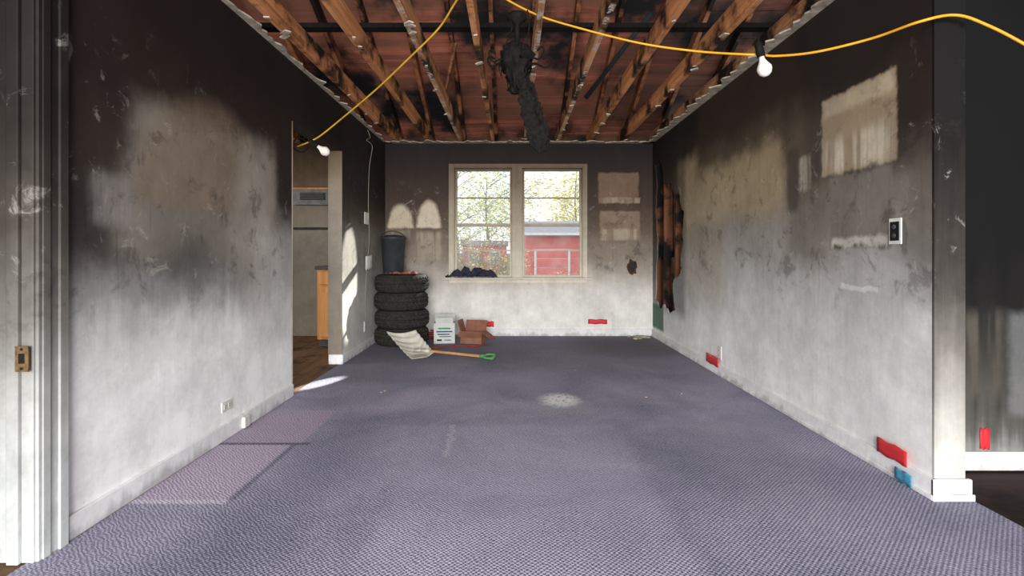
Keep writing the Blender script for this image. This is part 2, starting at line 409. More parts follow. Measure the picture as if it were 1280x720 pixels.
for yy in (5.60,6.02,6.38,5.2): b.box(XR+0.016,XR+0.115,yy,yy+0.04,0,ZC,m_stud)
b.box(XR+0.08,XR+0.114,5.64,6.37,0,1.0,m_stud)
b.obj('wall_right')

def rag(name,fn,n,w0,w1,z=ZC-0.012):
    b=MB(); 
    pts=[]
    for i in range(n+1):
        w=w0+(w1-w0)*max(0,noise.noise(Vector((i*0.37,len(name),0)))+0.5)*random.uniform(0.5,1.1)
        pts.append((fn(i/n,0),fn(i/n,max(0.012,w))))
    for i in range(n):
        a=[Vector((p.x,p.y,z)) for p in (pts[i][0],pts[i+1][0],pts[i+1][1],pts[i][1])]
        lo=[b.bm.verts.new(p) for p in a]; hi=[b.bm.verts.new(p+Vector((0,0,0.011))) for p in a]
        b.face(lo,m_rem); b.face(hi[::-1],m_rem); b.face([lo[3],lo[2],hi[2],hi[3]],m_rem)
    b.obj(name)
rag('trim_1',lambda u,w:Vector((XR-w,YE+u*(YB-YE),0)),110,0.03,0.15)
rag('trim_2',lambda u,w:Vector((XL+u*(XR-XL),YB-w,0)),90,0.03,0.20)
rag('trim_3',lambda u,w:Vector((XL+w,1.0+u*(YB-1.0),0)),110,0.01,0.10)

xs=[-1.45+0.404*i for i in range(9)]
xs=[xs[0]-0.404*k for k in range(6,0,-1)]+xs+[xs[-1]+0.404*k for k in range(1,6)]
for i,x in enumerate(xs):
    m=m_joistr if i%3==2 or abs(x-0.15)<0.1 else m_joist
    b=MB(); w=0.02
    b.box(x-w,x+w,-1.6,YB+0.12,ZC+0.001,ZC+0.14,m); 
    b.obj('ceiling_joist',bevel=0.003)
rz=lambda y: 2.60+0.466*(YB-y) if y>1.5 else 2.60+0.466*(YB-1.5)-0.466*(1.5-y)
def slopebox(b,x0,x1,y0,y1,dz0,dz1,m):
    v=[]
    for x in (x0,x1):
        for y in (y0,y1):
            for dz in (dz0,dz1): v.append(b.bm.verts.new((x,y,rz(y)+dz)))
    for q in ((0,1,3,2),(4,6,7,5),(0,4,5,1),(2,3,7,6),(0,2,6,4),(1,5,7,3)): b.face([v[i] for i in q],m)
b=MB(); y=YB+0.5
while y>1.6:
    slopebox(b,-4.4,4.4,y-0.15+0.008,y,0.0,0.02,m_deck); y-=0.15
slopebox(b,-4.4,4.4,1.5,YB+0.5,0.022,0.03,m_black)
slopebox(b,-4.4,4.4,-1.7,1.5,0.0,0.03,m_deck)
b.obj('roof_decking')
b=MB()
for x in xs:
    slopebox(b,x+0.022,x+0.06,1.5,YB+0.4,-0.125,-0.003,m_rafter)
    slopebox(b,x+0.022,x+0.06,-1.6,1.5,-0.125,-0.003,m_rafter)
b.obj('roof_rafters')
b=MB(); b.box(-4.2,4.2,3.50,3.58,ZC+0.143,ZC+0.175,m_black)
b.obj('attic_strongback')
b=MB()
b.tube([(1.1,6.0,2.62),(1.5,4.7,3.2)],0.03,m_teal,4,1); b.tube([(-0.75,5.5,2.62),(-0.55,5.0,3.1)],0.02,m_rafter,4,1)
b.tube([(0.75,5.2,2.62),(1.25,4.6,3.2)],0.03,m_teal,4,1)
b.obj('attic_brace')
b=MB()
for xx in (-4.35,4.35):
    v=[b.bm.verts.new((xx,yy,zz)) for yy,zz in ((-1.7,ZC),(YB+0.3,ZC),(YB+0.3,2.5),(1.5,rz(1.5)),(-1.7,rz(-1.7)))]
    b.face(v,m_teal)
b.obj('wall_gable')
b=MB()
for k in range(46):
    x=random.choice(xs[6:15]); y=random.uniform(3,6.3)
    s=random.uniform(0.006,0.02); M=T((x+random.uniform(-.02,.02),y,ZC-0.006))@R(random.uniform(0,90),'Z')@R(random.uniform(-15,15),'X')
    b.box(-s,s,-s*1.8,s*1.8,-0.004,0.004,m_rem,M)
b.obj('plaster_fragments')

# ---------------------------------------------------------------- baseboards
BH=0.09
def bb_(name,parts):
    b=MB()
    for (x0,x1,y0,y1) in parts: b.box(x0,x1,y0,y1,0.001,BH,mat_base)
    b.obj(name,bevel=0.005)
bb_('baseboard_left',[(XL,XL+0.016,D1+0.105,O0),(XL,XL+0.016,O1,YB)])
bb_('baseboard_back',[(XL+0.016,XR-0.016,YB-0.016,YB)])
b=MB(); b.box(XR-0.016,XR,YE-0.028,YB-0.016,0.001,BH,mat_base); b.box(XR-0.016,XR+0.146,YE-0.03,YE-0.012,0.001,BH,mat_base)
b.box(XR-0.024,XR+0.152,YE-0.038,YE-0.03,0.001,0.03,mat_base); b.box(XR-0.024,XR-0.016,YE-0.03,YB-0.02,0.001,0.025,mat_base)
b.obj('baseboard_right',bevel=0.004)
bb_('baseboard_hall',[(XR+0.146,4.2,2.432,2.45)])
b=MB(); b.box(XL-TH-0.002,XL+0.016,O1-0.016,O1-0.001,0.001,BH,mat_base); b.obj('baseboard_opening')
b=MB(); b.box(XL-TH-0.01,XL+0.006,O1-0.008,O1-0.001,BH+0.002,OH,mat_kitch); b.box(XL-TH,XL+0.006,O0+0.001,O0+0.008,0,OH,mat_kitch); b.obj('trim_4')

# door frame left foreground
e=empty('door_1')
b=MB(); b.box(XL-TH-0.012,XL+0.004,D1-0.02,D1,0,2.05,mat_jamb); b.box(XL-0.075,XL-0.035,D1-0.034,D1-0.02,0,2.05,mat_jamb)
b.box(XL-TH-0.012,XL+0.004,D0,D0+0.02,0,2.05,mat_jamb); b.box(XL-TH-0.012,XL+0.004,D0,D1,2.03,2.05,mat_jamb)
b.obj('jamb',bevel=0.003,parent=e)
b=MB()
b.box(XL,XL+0.014,D1-0.012,D1+0.10,0,2.13,mat_jamb); b.box(XL+0.014,XL+0.024,D1+0.06,D1+0.095,0,2.13,mat_jamb)
b.box(XL+0.014,XL+0.019,D1,D1+0.03,0,2.10,mat_jamb)
b.box(XL,XL+0.016,D0-0.10,D0+0.01,0,2.13,mat_jamb); b.box(XL,XL+0.016,D0+0.01,D1-0.012,2.04,2.13,mat_jamb)
b.obj('casing',bevel=0.004,parent=e)
b=MB(); z0=CH+(HY-448)*1.7/F; sx=-609*1.70/F
b.box(sx-0.022,sx+0.022,D1-0.0385,D1-0.0345,z0-0.042,z0+0.042,m_brass)
b.box(sx-0.010,sx+0.010,D1-0.0395,D1-0.0385,z0-0.015,z0+0.018,m_hole)
for k in (-0.032,0.032): b.lathe([(0,0),(0.005,0),(0.004,0.002),(0,0.002)],m_hole,T((sx,D1-0.0385,z0+k))@R(90,'X'),10)
b.obj('strike_plate',parent=e)
b=MB(); b.box(XL-TH-0.05,XL-TH-0.014,D1-0.06-0.75,D1-0.03,0.01,2.02,mat_jamb,None)
b.obj('door_leaf',parent=e,bevel=0.003).location=(-0.03,0.0,0)

# ---------------------------------------------------------------- window
e=empty('window_1')
b=MB(); y0=YB-0.022
cx0,cx1=bx(561),bx(734)
b.box(cx0,WX0+0.012,y0,YB,WZ0,WZ1+0.03,mat_win); b.box(WX1-0.012,cx1,y0,YB,WZ0,WZ1+0.03,mat_win)
b.box(WX0+0.012,WX1-0.012,y0,YB,WZ1-0.01,WZ1+0.03,mat_win)
b.box(bx(640),bx(653),y0,YB+0.10,WZ0,WZ1,mat_win)
b.box(WX0,WX0+0.02,YB,YB+0.13,WZ0,WZ1,mat_win); b.box(WX1-0.02,WX1,YB,YB+0.13,WZ0,WZ1,mat_win)
b.box(WX0,WX1,YB,YB+0.13,WZ1-0.02,WZ1,mat_win)
b.obj('casing',bevel=0.004,parent=e)
b=MB(); b.box(cx0-0.05,cx1+0.05,YB-0.07,YB+0.13,WZ0-0.025,WZ0+0.0,mat_win); b.box(cx0,cx1,YB-0.018,YB,WZ0-0.07,WZ0-0.025,mat_win); b.obj('sill',bevel=0.005,parent=e)
def sash(x0,x1,z0,z1,y,nm):
    b=MB(); s=0.027
    b.box(x0,x0+s,y,y+0.035,z0,z1,mat_win); b.box(x1-s,x1,y,y+0.035,z0,z1,mat_win)
    b.box(x0+s,x1-s,y,y+0.035,z0,z0+s*1.1,mat_win); b.box(x0+s,x1-s,y,y+0.035,z1-s,z1,mat_win)
    zm=(z0+z1)/2; b.box(x0+s,x1-s,y+0.008,y+0.03,zm-0.009,zm+0.009,mat_win)
    b.obj(nm,bevel=0.003,parent=e)
    b=MB(); b.box(x0+s,x1-s,y+0.016,y+0.020,z0+s,z1-s,m_glass); b.obj(nm+'_glass',parent=e)
zm=bz(281)
for k,(a,c_) in enumerate(((WX0+0.02,bx(640)),(bx(653),WX1-0.02))):
    sash(a,c_,zm-0.02,WZ1-0.02,YB+0.085,'upper_sash_%d'%k)
    sash(a,c_,WZ0,zm+0.02,YB+0.045,'lower_sash_%d'%k)

# ---------------------------------------------------------------- tyres
def tyre(cx,cy,z0,rot):
    b=MB(); h=0.199
    prof=[(0.19,0.035),(0.20,0.012),(0.235,0.0),(0.272,0.006),(0.290,0.026),(0.300,0.034),(0.306,0.045),(0.295,0.05),(0.295,0.056),(0.309,0.061),(0.31,0.085),(0.297,0.088),(0.297,0.094),(0.31,0.097)]
    full=prof+[(r,h-z) for r,z in reversed(prof)]
    full+=[(0.185,h-0.04),(0.20,h-0.05),(0.26,h-0.055),(0.285,h/2),(0.26,0.055),(0.20,0.05),(0.185,0.04)]
    def rad(i,r,z):
        if r>=0.2995: return 0.0 if (i+int(z*40))%3 else -0.014
        return 0
    M=T((cx,cy,z0))@R(rot,'Z')
    b.lathe(full,m_rub,M,108,False,True,rad); b.obj('tire')
for i,(dx,dy) in enumerate(((0,0),(0.008,-0.01),(-0.006,0.004),(0.004,-0.012))): tyre(-1.276+dx,5.93+dy,0.002+i*0.2005,i*31)
ztop=0.002+4*0.2005
b=MB(); M=T((-1.425,6.15,ztop+0.002))
b.lathe([(0.0,0.0),(0.112,0.0),(0.118,0.01),(0.142,0.40),(0.152,0.405),(0.154,0.43),(0.144,0.435),(0.136,0.41),(0.11,0.02),(0.0,0.018)],m_bin,M,36)
b.tube([M@Vector((-0.145,0,0.42)),M@Vector((-0.11,-0.05,0.47)),M@Vector((0.0,-0.08,0.50)),M@Vector((0.11,-0.05,0.47)),M@Vector((0.145,0,0.42))],0.006,m_bin)
b.lathe([(0.0,0.46),(0.08,0.455),(0.13,0.435),(0.13,0.425),(0.0,0.425)],m_cloth,M,20,rad=lambda i,r,z:0.012*math.sin(i*2.3))
b.obj('waste_bin')
def crumple(name,c,sx,sy,h,m,seed,n=22,rot=0):
    b=MB(); Rm=Matrix.Rotation(math.radians(rot),3,'Z')
    def fn(u,v):
        x=(u-.5)*2;y=(v-.5)*2
        k=1+0.25*noise.noise(Vector((x*1.3+seed,y*1.3,0)))
        z=abs(noise.noise(Vector((x*2.2+seed,y*2.2,3))))*h*1.7+abs(noise.noise(Vector((x*5+seed,y*5,9))))*h*0.6
        z*=max(0.06,1-0.8*max(abs(x),abs(y))**3)
        return Vector(c)+Rm@Vector((x*sx*k,y*sy*k,z+0.004))
    b.grid(fn,n,n,m); b.obj(name)
crumple('red_rag',(-1.22,5.78,ztop+0.002),0.17,0.09,0.04,m_rag,3,rot=8)
crumple('dark_cloth',(bx(591),YB-0.045,WZ0+0.002),0.31,0.05,0.12,m_cloth,14,n=30)
b=MB(); 
b.grid(lambda u,v:Vector((XL+0.012+0.02*math.sin(u*3),5.55+u*0.25,0.86+v*0.15+0.02*u)),8,4,m_paper); b.obj('paper_sheet',solid=0.002)
# ---------------------------------------------------------------- cartons
M=T((-0.79,6.00,0.002))@R(6,'Z')
b=MB()
b.box(-0.12,0.12,-0.10,0.10,0.0,0.235,m_ctn,M)
b.box(-0.12,0.12,-0.103,-0.10,0.19,0.235,m_ctn,M)
for (a,c_,z,h,mm) in ((-0.07,0.07,0.165,0.018,m_inkg),(-0.09,0.09,0.13,0.016,m_ink),(-0.08,0.06,0.10,0.014,m_ink),(-0.06,0.08,0.075,0.010,m_ink),(-0.085,-0.03,0.03,0.02,m_hole),(0.0,0.08,0.035,0.01,m_ink)):
    b.box(a,c_,-0.1015,-0.1002,z,z+h,mm,M)
b.box(-0.12,0.12,-0.005,0.085,-0.002,0.0,m_ctn,M@T((0,0.10,0.235))@R(60,'X'))
b.box(-0.10,0.10,-0.002,0.0,0,0.07,m_ctn,M@T((0,-0.098,0.235))@R(20,'X'))
b.obj('paper_carton')
M=T((-0.45,5.96,0.002))@R(-14,'Z')
b=MB(); th=0.004
b.box(-0.13,0.13,-0.09,0.09,0,th,m_card,M); b.box(-0.13,0.13,-0.09,-0.09+th,th,0.14,m_card,M); b.box(-0.13,0.13,0.09-th,0.09,th,0.14,m_card,M)
b.box(-0.13,-0.13+th,-0.09,0.09,th,0.14,m_card,M); b.box(0.13-th,0.13,-0.09,0.09,th,0.14,m_card,M)
b.box(-0.13,0.13,0,th,0,0.12,m_card,M@T((0,0.088,0.14))@R(-25,'X')); b.box(-0.13,0.13,0,th,0,0.09,m_card,M@T((0,-0.09,0.14))@R(125,'X'))
b.box(0,th,-0.09,0.09,0,0.13,m_card,M@T((-0.13,0,0.14))@R(-15,'Y')); b.box(0,th,-0.09,0.09,0,0.11,m_card,M@T((0.126,0,0.14))@R(125,'Y'))
b.obj('cardboard_box')
b=MB(); pp=[]
for i in range(40):
    a=i*0.55; pp.append((-1.0+0.09*math.cos(a)+0.002*i,6.28+0.05*math.sin(a),0.012+0.0035*i*0.6))
pp=[(-0.96,6.12,0.01)]+pp+[(-0.80,6.30,0.05),(-0.45,6.26,0.02),(-0.2,6.26,0.01)]
b.tube(pp,0.006,m_rcord,6,3)
b.tube([(-0.95,5.75,0.01),(-0.88,5.60,0.008),(-0.72,5.66,0.008),(-0.60,5.74,0.008),(-0.42,5.72,0.008),(-0.30,5.80,0.008)],0.006,m_rcord,6,6)
b.obj('red_extension_cord')
# ---------------------------------------------------------------- snow shovel
e=empty('snow_shovel')
A=P(483,415,5.45); Bc=P(515,450,5.0); Cc=P(543,441,5.15); Dd=P(520,413,5.5)
b=MB()
def fn(u,v):
    p=(A*(1-u)+Dd*u)*(1-v)+(Bc*(1-u)+Cc*u)*v
    sag=0.10*math.sin(math.pi*v)*(0.35+0.65*u)+0.03*math.sin(math.pi*u)
    p=p+Vector((0,0,-sag*0.9))+Vector((0.02,0.0,0))*math.sin(math.pi*v)
    p.z+=0.005*math.cos(v*math.pi*14)
    if u>0.86: p.z+=(u-0.86)*0.45*math.sin(math.pi*v)
    p.z=max(p.z,0.006); return p
g=b.grid(fn,24,56,m_scoop); 
b.obj('scoop',solid=0.005,parent=e)
b=MB(); S=P(530,436,5.22); H0=P(602,446,5.0); S.z=0.05; H0.z=0.035
b.tube([S,(S+H0)/2,H0],0.014,m_shaft,10,4)
b.obj('shaft',parent=e)
b=MB(); d=(H0-S).normalized(); sd=Vector((-d.y,d.x,0)).normalized()
b.tube([S-d*0.03,S+d*0.07],0.02,m_scoop,10,1)
b.tube([S-d*0.02,S-d*0.11+Vector((0,0,-0.01))],0.013,m_scoop,8,1); b.obj('socket',parent=e)
b=MB(); b.tube([H0-d*0.02,H0+d*0.04],0.018,m_green,10,1)
sd2=(sd*0.8+Vector((0,0,0.25))).normalized()
b.tube([H0+d*0.02,H0+d*0.05+sd2*0.05,H0+d*0.13+sd2*0.055],0.010,m_green,8,6)
b.tube([H0+d*0.02,H0+d*0.05-sd*0.05,H0+d*0.13-sd*0.055],0.010,m_green,8,6)
b.tube([H0+d*0.13+sd2*0.06,H0+d*0.13-sd*0.06],0.012,m_green,8,1); b.obj('d_handle',parent=e)

# ---------------------------------------------------------------- wall plates, tape
def rwp(x,y): 
    Y=F*XR/(x-640); return Y,CH+(HY-y)*Y/F
def outlet(name,M,w=0.07,h=0.115,duplex=True,burnt=False):
    b=MB(); b.box(-w/2,w/2,-0.006,0,-h/2,h/2,m_white,M)
    if burnt: 
        b.box(-0.028,0.028,-0.0085,-0.006,-0.044,0.044,m_hole,M)
        for s in (-0.02,0.02): b.lathe([(0,0),(0.011,0),(0.011,0.004),(0,0.004)],m_counter,M@T((0,-0.0085,s))@R(90,'X'),12)
    elif duplex:
        for s in (-0.022,0.022):
            b.box(-0.014,0.014,-0.008,-0.006,s-0.014,s+0.014,m_white,M)
            for k in (-0.006,0.006): b.box(k-0.0015,k+0.0015,-0.009,-0.008,s-0.006,s+0.006,m_hole,M)
    b.obj(name,bevel=0.0015)
def lw(x,y):
    Y=F*(-XL)/(640-x); return Y,CH+(HY-y)*Y/F
Y,Z=rwp(1120,289); outlet('light_switch',T((XR,Y,Z))@R(-90,'Z'),burnt=True,w=0.075,h=0.12)
Y,Z=rwp(900,441); outlet('electrical_outlet',T((XR,Y,Z))@R(-90,'Z'))
Y,Z=lw(283,507); outlet('electrical_outlet',T((XL,Y,Z))@R(90,'Z')@R(90,'Y'),w=0.055,h=0.10)
Y,Z=lw(456,408); outlet('electrical_outlet',T((XL,Y,Z))@R(90,'Z'))
Y,Z=lw(458,273); outlet('light_switch',T((XL,Y,Z))@R(90,'Z'),w=0.16,h=0.13,duplex=False)
outlet('electrical_outlet',T((bx(601),YB,bz(404))))
Y,Z=lw(302,534)
b=MB(); b.box(-0.03,0.03,-0.02,0,-0.035,0.03,m_white,T((XL+0.016,Y,0.045))@R(90,'Z')); b.obj('phone_jack',bevel=0.004)
def tape(M,w,h,m):
    b=MB(); n=8
    def fn(u,v): return M@Vector(((u-.5)*w+0.004*math.sin(v*9),-0.003-0.003*abs(math.sin(u*7)),(v-.5)*h+0.004*math.sin(u*12)))
    b.grid(fn,n,3,m); b.obj('tape_strip' if m is m_red else 'painters_tape',solid=0.001)
Y,Z=rwp(893,451); tape(T((XR-0.018,Y,Z+0.01))@R(-90,'Z'),0.27,0.08,m_red)
Y,Z=rwp(1120,569); tape(T((XR-0.018,Y,Z+0.018))@R(-90,'Z'),0.19,0.07,m_red)
Y,Z=rwp(1137,600); tape(T((XR-0.026,Y,0.036))@R(-90,'Z'),0.10,0.055,m_blue)
tape(T((bx(747),YB,bz(402))),0.24,0.06,m_red); tape(T((bx(613),YB,bz(405))),0.09,0.07,m_red)
tape(T(((1230-640)*2.45/F,2.45,CH+(HY-548)*2.45/F)),0.045,0.10,m_red)
b=MB()
for k in range(22):
    x,y=random.choice([(1.58+random.uniform(-.12,.12),6.3+random.uniform(-.12,.1)),(random.uniform(-1.2,1.7),random.uniform(3.6,6.2))])
    s=random.uniform(0.006,0.02)*(1.6 if y>6.1 else 0.4)
    b.box(-s,s,-s*.6,s*.6,0,s*0.6,m_rem,T((x,y,0.002))@R(random.uniform(0,180),'Z'))
b.box(-0.09,0.09,-0.02,0.02,0,0.02,m_rem,T((1.62,6.33,0.002))@R(-28,'Z')); b.obj('plaster_debris')

# ---------------------------------------------------------------- kitchen things
e=empty('kitchen_cabinet')
b=MB(); x0,x1,y0,y1=-2.15,XL-TH-0.002,5.65,YB-0.002
b.box(x0,x1,y0,y1,0.09,0.86,m_cab); b.box(x0+0.0,x1,y0+0.06,y1,0,0.09,m_counter)
b.obj('body',parent=e,bevel=0.003)
b=MB(); b.box(x0+0.02,x1-0.01,y0-0.02,y0-0.001,0.70,0.84,m_cab); b.box(x0+0.02,x1-0.01,y0-0.02,y0-0.001,0.12,0.67,m_cab)
b.box(x0+0.07,x1-0.06,y0-0.026,y0-0.02,0.18,0.61,m_cab); b.obj('fronts',parent=e,bevel=0.004)
b=MB(); b.box(x0-0.02,x1,y0-0.03,y1,0.862,0.90,m_counter); b.obj('countertop',parent=e,bevel=0.004)
b=MB(); vx=-2.50; vz=bz(247)
b.box(vx-0.22,vx+0.22,YB-0.10,YB-0.001,vz-0.10,vz+0.09,m_metal); b.box(vx-0.13,vx+0.17,YB-0.115,YB-0.10,vz-0.04,vz+0.05,m_hole)
b.box(vx-0.24,vx+0.24,YB-0.12,YB-0.10,vz+0.09,vz+0.11,m_cab)
for k in range(4): b.box(vx-0.13,vx+0.17,YB-0.122,YB-0.115,vz-0.03+k*0.022,vz-0.024+k*0.022,m_metal)
b.obj('wall_vent')
b=MB(); b.box(-3.2,XL-TH-0.01,YB-0.02,YB-0.001,1.34,1.37,mat_jamb); b.obj('trim_5')

# ---------------------------------------------------------------- cables and bulbs
def bulb(name,loc,M):
    e=empty(name)
    Mx=T(loc)@M
    b=MB(); b.lathe([(0.0,0.05),(0.012,0.05),(0.019,0.035),(0.021,0.0),(0.020,-0.03),(0.0,-0.03)],m_black,Mx,20); b.tube([Mx@Vector((0,0,0.05)),Mx@Vector((0.01,0,0.075)),Mx@Vector((-0.015,0,0.09))],0.004,m_black); b.obj('socket',parent=e)
    b=MB(); b.lathe([(0.013,-0.028),(0.014,-0.045),(0.022,-0.062),(0.036,-0.085),(0.036,-0.10),(0.028,-0.120),(0.014,-0.131),(0.0,-0.133)],m_bulb,Mx,24); b.obj('bulb',parent=e)
    return e
bulb('light_bulb',P(950,64,2.62),R(-14,'Y'))
bulb('light_bulb',P(393,180,4.0),R(-55,'Y')@R(10,'X'))
b=MB()
b.tube([P(1330,85,2.0),P(1280,55,2.05),P(1235,32,2.08),P(1195,19,2.10),P(1150,27,2.12),P(1090,48,2.3),P(1020,65,2.45),P(970,70,2.58),P(950,68,2.64),P(930,68,2.66),P(870,64,2.8),P(800,54,2.9),P(720,34,3.0),P(670,18,3.05),P(625,-6,2.98),P(600,-30,2.9)],0.006,m_yel,8,8)
b.obj('extension_cord')
b=MB()
b.tube([P(590,-25,2.9),P(570,2,2.95),P(548,36,3.1),P(512,72,3.3),P(470,112,3.6),P(425,150,3.9),P(400,170,4.0),P(385,178,4.03),P(372,183,4.05)],0.006,m_ysoot,8,8)
b.tube([P(385,178,4.03),P(372,172,4.05),P(366,184,4.06),P(378,190,4.05),P(390,180,4.02)],0.006,m_black,6,6)
b.obj('extension_cord')
b=MB(); 
b.tube([(XL+0.008,5.65,2.40),(XL+0.02,5.70,2.33),(XL+0.01,5.60,2.28),(XL+0.03,5.75,2.24),(XL+0.012,5.7,2.0),(XL+0.012,5.66,1.6),(XL+0.010,5.70,1.2),(XL+0.012,5.62,0.95),(XL+0.01,5.56,0.6),(XL+0.012,5.55,0.35)],0.003,m_wcord,6,6); b.obj('hanging_wire')

# ---------------------------------------------------------------- burnt ceiling fan
e=empty('burnt_ceiling_fan')
fx,fy=0.03,3.0
fz=CH+(HY-78)*fy/F
def lump(i,r,z): return 0.030*noise.noise(Vector((i*0.5,z*26,r*9)))+0.018*noise.noise(Vector((i*1.7,z*60,3)))
b=MB(); M=T((fx,fy,fz))
b.lathe([(0.0,ZC-fz),(0.055,ZC-fz-0.005),(0.06,ZC-fz-0.03),(0.02,ZC-fz-0.06),(0.014,ZC-fz-0.07),(0.014,0.12),(0.03,0.11),(0.0,0.105)],m_black,M,20)
b.obj('downrod',parent=e)
b=MB()
b.lathe([(0.0,0.115),(0.05,0.11),(0.072,0.085),(0.078,0.065),(0.094,0.055),(0.096,0.03),(0.086,0.0),(0.094,-0.02),(0.07,-0.04),(0.055,-0.06),(0.06,-0.08),(0.045,-0.12),(0.035,-0.14),(0.04,-0.16),(0.025,-0.18),(0.0,-0.185)],m_black,M,40,rad=lump)
b.obj('motor',parent=e)
b=MB()
for k,a in enumerate((170,205,120,60,10,-40,-80)):
    a=math.radians(a); c_,s_=math.cos(a),math.sin(a); L=random.uniform(0.12,0.18)
    p=lambda r,z:Vector((fx+r*c_,fy+r*s_,fz+z))
    b.tube([p(0.07,-0.01),p(0.11,0.0),p(0.07+L*0.6,-0.02),p(0.07+L*0.8,0.02),p(0.07+L*0.7,0.045),p(0.07+L*0.5,0.03)],0.006,m_black,6,5)
for k in range(14):
    a=random.uniform(0,6.28); r=random.uniform(0.03,0.10)
    q0=Vector((fx+r*math.cos(a),fy+r*math.sin(a),fz+random.uniform(-0.06,0.06))); L=random.uniform(0.05,0.12)
    b.tube([q0,q0+Vector((0.02*math.cos(a),0.01,-L*.5)),q0+Vector((-0.01,0.01,-L))],0.006,m_black,5,4,taper=0.3)
b.tube([(fx-0.06,fy,ZC+0.02),(fx-0.03,fy-0.01,fz+0.2),(fx-0.06,fy,fz+0.12),(fx-0.07,fy-0.02,fz+0.02)],0.005,m_black,6,6)
b.tube([(fx+0.06,fy,ZC+0.02),(fx+0.07,fy-0.01,fz+0.2),(fx+0.05,fy,fz+0.1)],0.005,m_black,6,6)
b.obj('blade_irons',parent=e)
def blade(pA,pB,w,seed,nm):
    b=MB(); d=(pB-pA); ax=d.normalized(); sd=ax.cross(Vector((0.15,1,0))).normalized(); nn=ax.cross(sd)
    def fn(u,v):
        x=(v-.5)*2
        ww=w*(0.55+0.5*math.sin(min(1,u*1.25+0.15)*math.pi*0.5))*(1-0.5*max(0,u-0.88)/0.12)
        e_=0.2*noise.noise(Vector((u*9+seed,x*0.8,1)))+0.12*noise.noise(Vector((u*30+seed,x,5)))
        return pA+d*u+sd*(x*ww*(1+e_*1.6))+nn*(0.02*noise.noise(Vector((u*18+seed,x*4,0)))+0.03*math.sin(u*3)+0.02*x*x)
    b.grid(fn,60,12,m_black); b.obj(nm,solid=0.008,parent=e)
blade(P(654,98,2.97),P(679,191,2.92),0.058,2,'drooping_blade')
blade(P(646,60,3.05),P(652,118,3.1),0.045,5,'broken_blade')

# ---------------------------------------------------------------- outside
m_grass=plain('lawn',C(150,150,108),0.95,0.3,1.5)
m_leafY=plain('yellow_leaves',C(246,226,140),0.8,0.2,1.2); m_leafG=plain('green_leaves',C(206,214,146),0.8,0.25,1.0)
m_bark=plain('bark',C(140,128,116),0.9,0.3,5); m_twig=plain('twigs',C(166,148,134),0.9,0.3,5)
m_barn=plain('red_siding',C(212,104,106),0.8,0.12,3); m_roof=plain('grey_shingles',C(150,146,152),0.9,0.15,6); m_wt=plain('white_trim_paint',C(215,215,213),0.7,0.05)
b=MB(); b.box(-60,60,YB+0.5,90,-0.5,-0.36,m_grass); b.obj('lawn')
def tree(name,x,y,h,cr,leaf,nl,seed,ls=0.13):
    random.seed(seed); b=MB(); gz=-0.355
    b.tube([(x,y,gz),(x+0.1,y,gz+h*.3),(x-0.1,y+.1,gz+h*.6),(x,y,gz+h*.9)],0.014*h,m_bark,8,4,taper=0.25)
    tips=[]
    for k in range(22):
        z=gz+h*random.uniform(0.16,0.85); a=random.uniform(0,6.28); L=cr*random.uniform(0.5,1.0)*(1.1-(z-gz)/h*0.5)
        p0=Vector((x,y,z)); p1=p0+Vector((math.cos(a)*L*.5,math.sin(a)*L*.5,L*.35)); p2=p0+Vector((math.cos(a)*L,math.sin(a)*L,L*.5))
        b.tube([p0,p1,p2],0.0035*h,m_bark,5,3,taper=0.2); tips+= [p1,p2]
        for q in range(4):
            p3=p1+Vector((random.uniform(-1,1),random.uniform(-1,1),random.uniform(-.3,1)))*L*.5; b.tube([p1,p3],0.0016*h,m_bark,4,1,taper=0.3); tips.append(p3)
    for k in range(nl):
        t_=random.choice(tips); p=t_+Vector((random.gauss(0,1),random.gauss(0,1),random.gauss(0,1)))*cr*0.15
        if p.z<0.6: continue
        s=ls*random.uniform(.5,1.2); M=T(p)@R(random.uniform(0,360),'Z')@R(random.uniform(0,180),'X')
        v=[b.bm.verts.new(M@Vector(q)) for q in ((-s,0,0),(0,-s*.5,0),(s,0,0),(0,s*.5,0))]; b.face(v,leaf)
    b.obj(name,recalc=False)
tree('maple_tree',3.8,30,7,3.4,m_leafY,3600,1,0.11); tree('maple_tree',-1.8,37,7.5,4.2,m_leafG,2000,2,0.11); tree('maple_tree',0.9,46,9,5,m_leafY,1900,3,0.14)
tree('maple_tree',-5,44,9,5,m_leafY,1800,4,0.14); tree('maple_tree',8.5,42,9,5,m_leafG,1800,5,0.14); tree('young_tree',-1.9,17,5,1.4,m_leafG,500,8,0.06)
def bush(name,x,y,rx,rz_,seed,leaf,nl):
    random.seed(seed); b=MB()
    for k in range(150):
        a=random.uniform(0,6.28); r=random.uniform(0,0.5)*rx; a2=random.uniform(0,6.28); L=rz_*random.uniform(.6,1.1)
        p0=Vector((x+r*math.cos(a),y+r*math.sin(a),-0.355)); p2=p0+Vector((math.cos(a2)*rx*.5,math.sin(a2)*rx*.5,L)); p1=(p0+p2)/2+Vector((random.uniform(-.1,.1),0,L*.12))
        b.tube([p0,p1,p2],0.008,m_twig,4,3,taper=0.4)
        for q in range(nl):
            f=random.uniform(.3,1); p=p0.lerp(p2,f)+Vector((random.gauss(0,.1),random.gauss(0,.1),random.gauss(0,.1))); s=random.uniform(.015,.035)
            M=T(p)@R(random.uniform(0,360),'Z')@R(random.uniform(0,180),'X')
            v=[b.bm.verts.new(M@Vector(w)) for w in ((-s,0,0),(0,-s*.6,0),(s,0,0),(0,s*.6,0))]; b.face(v,leaf)
    b.obj(name,recalc=False)
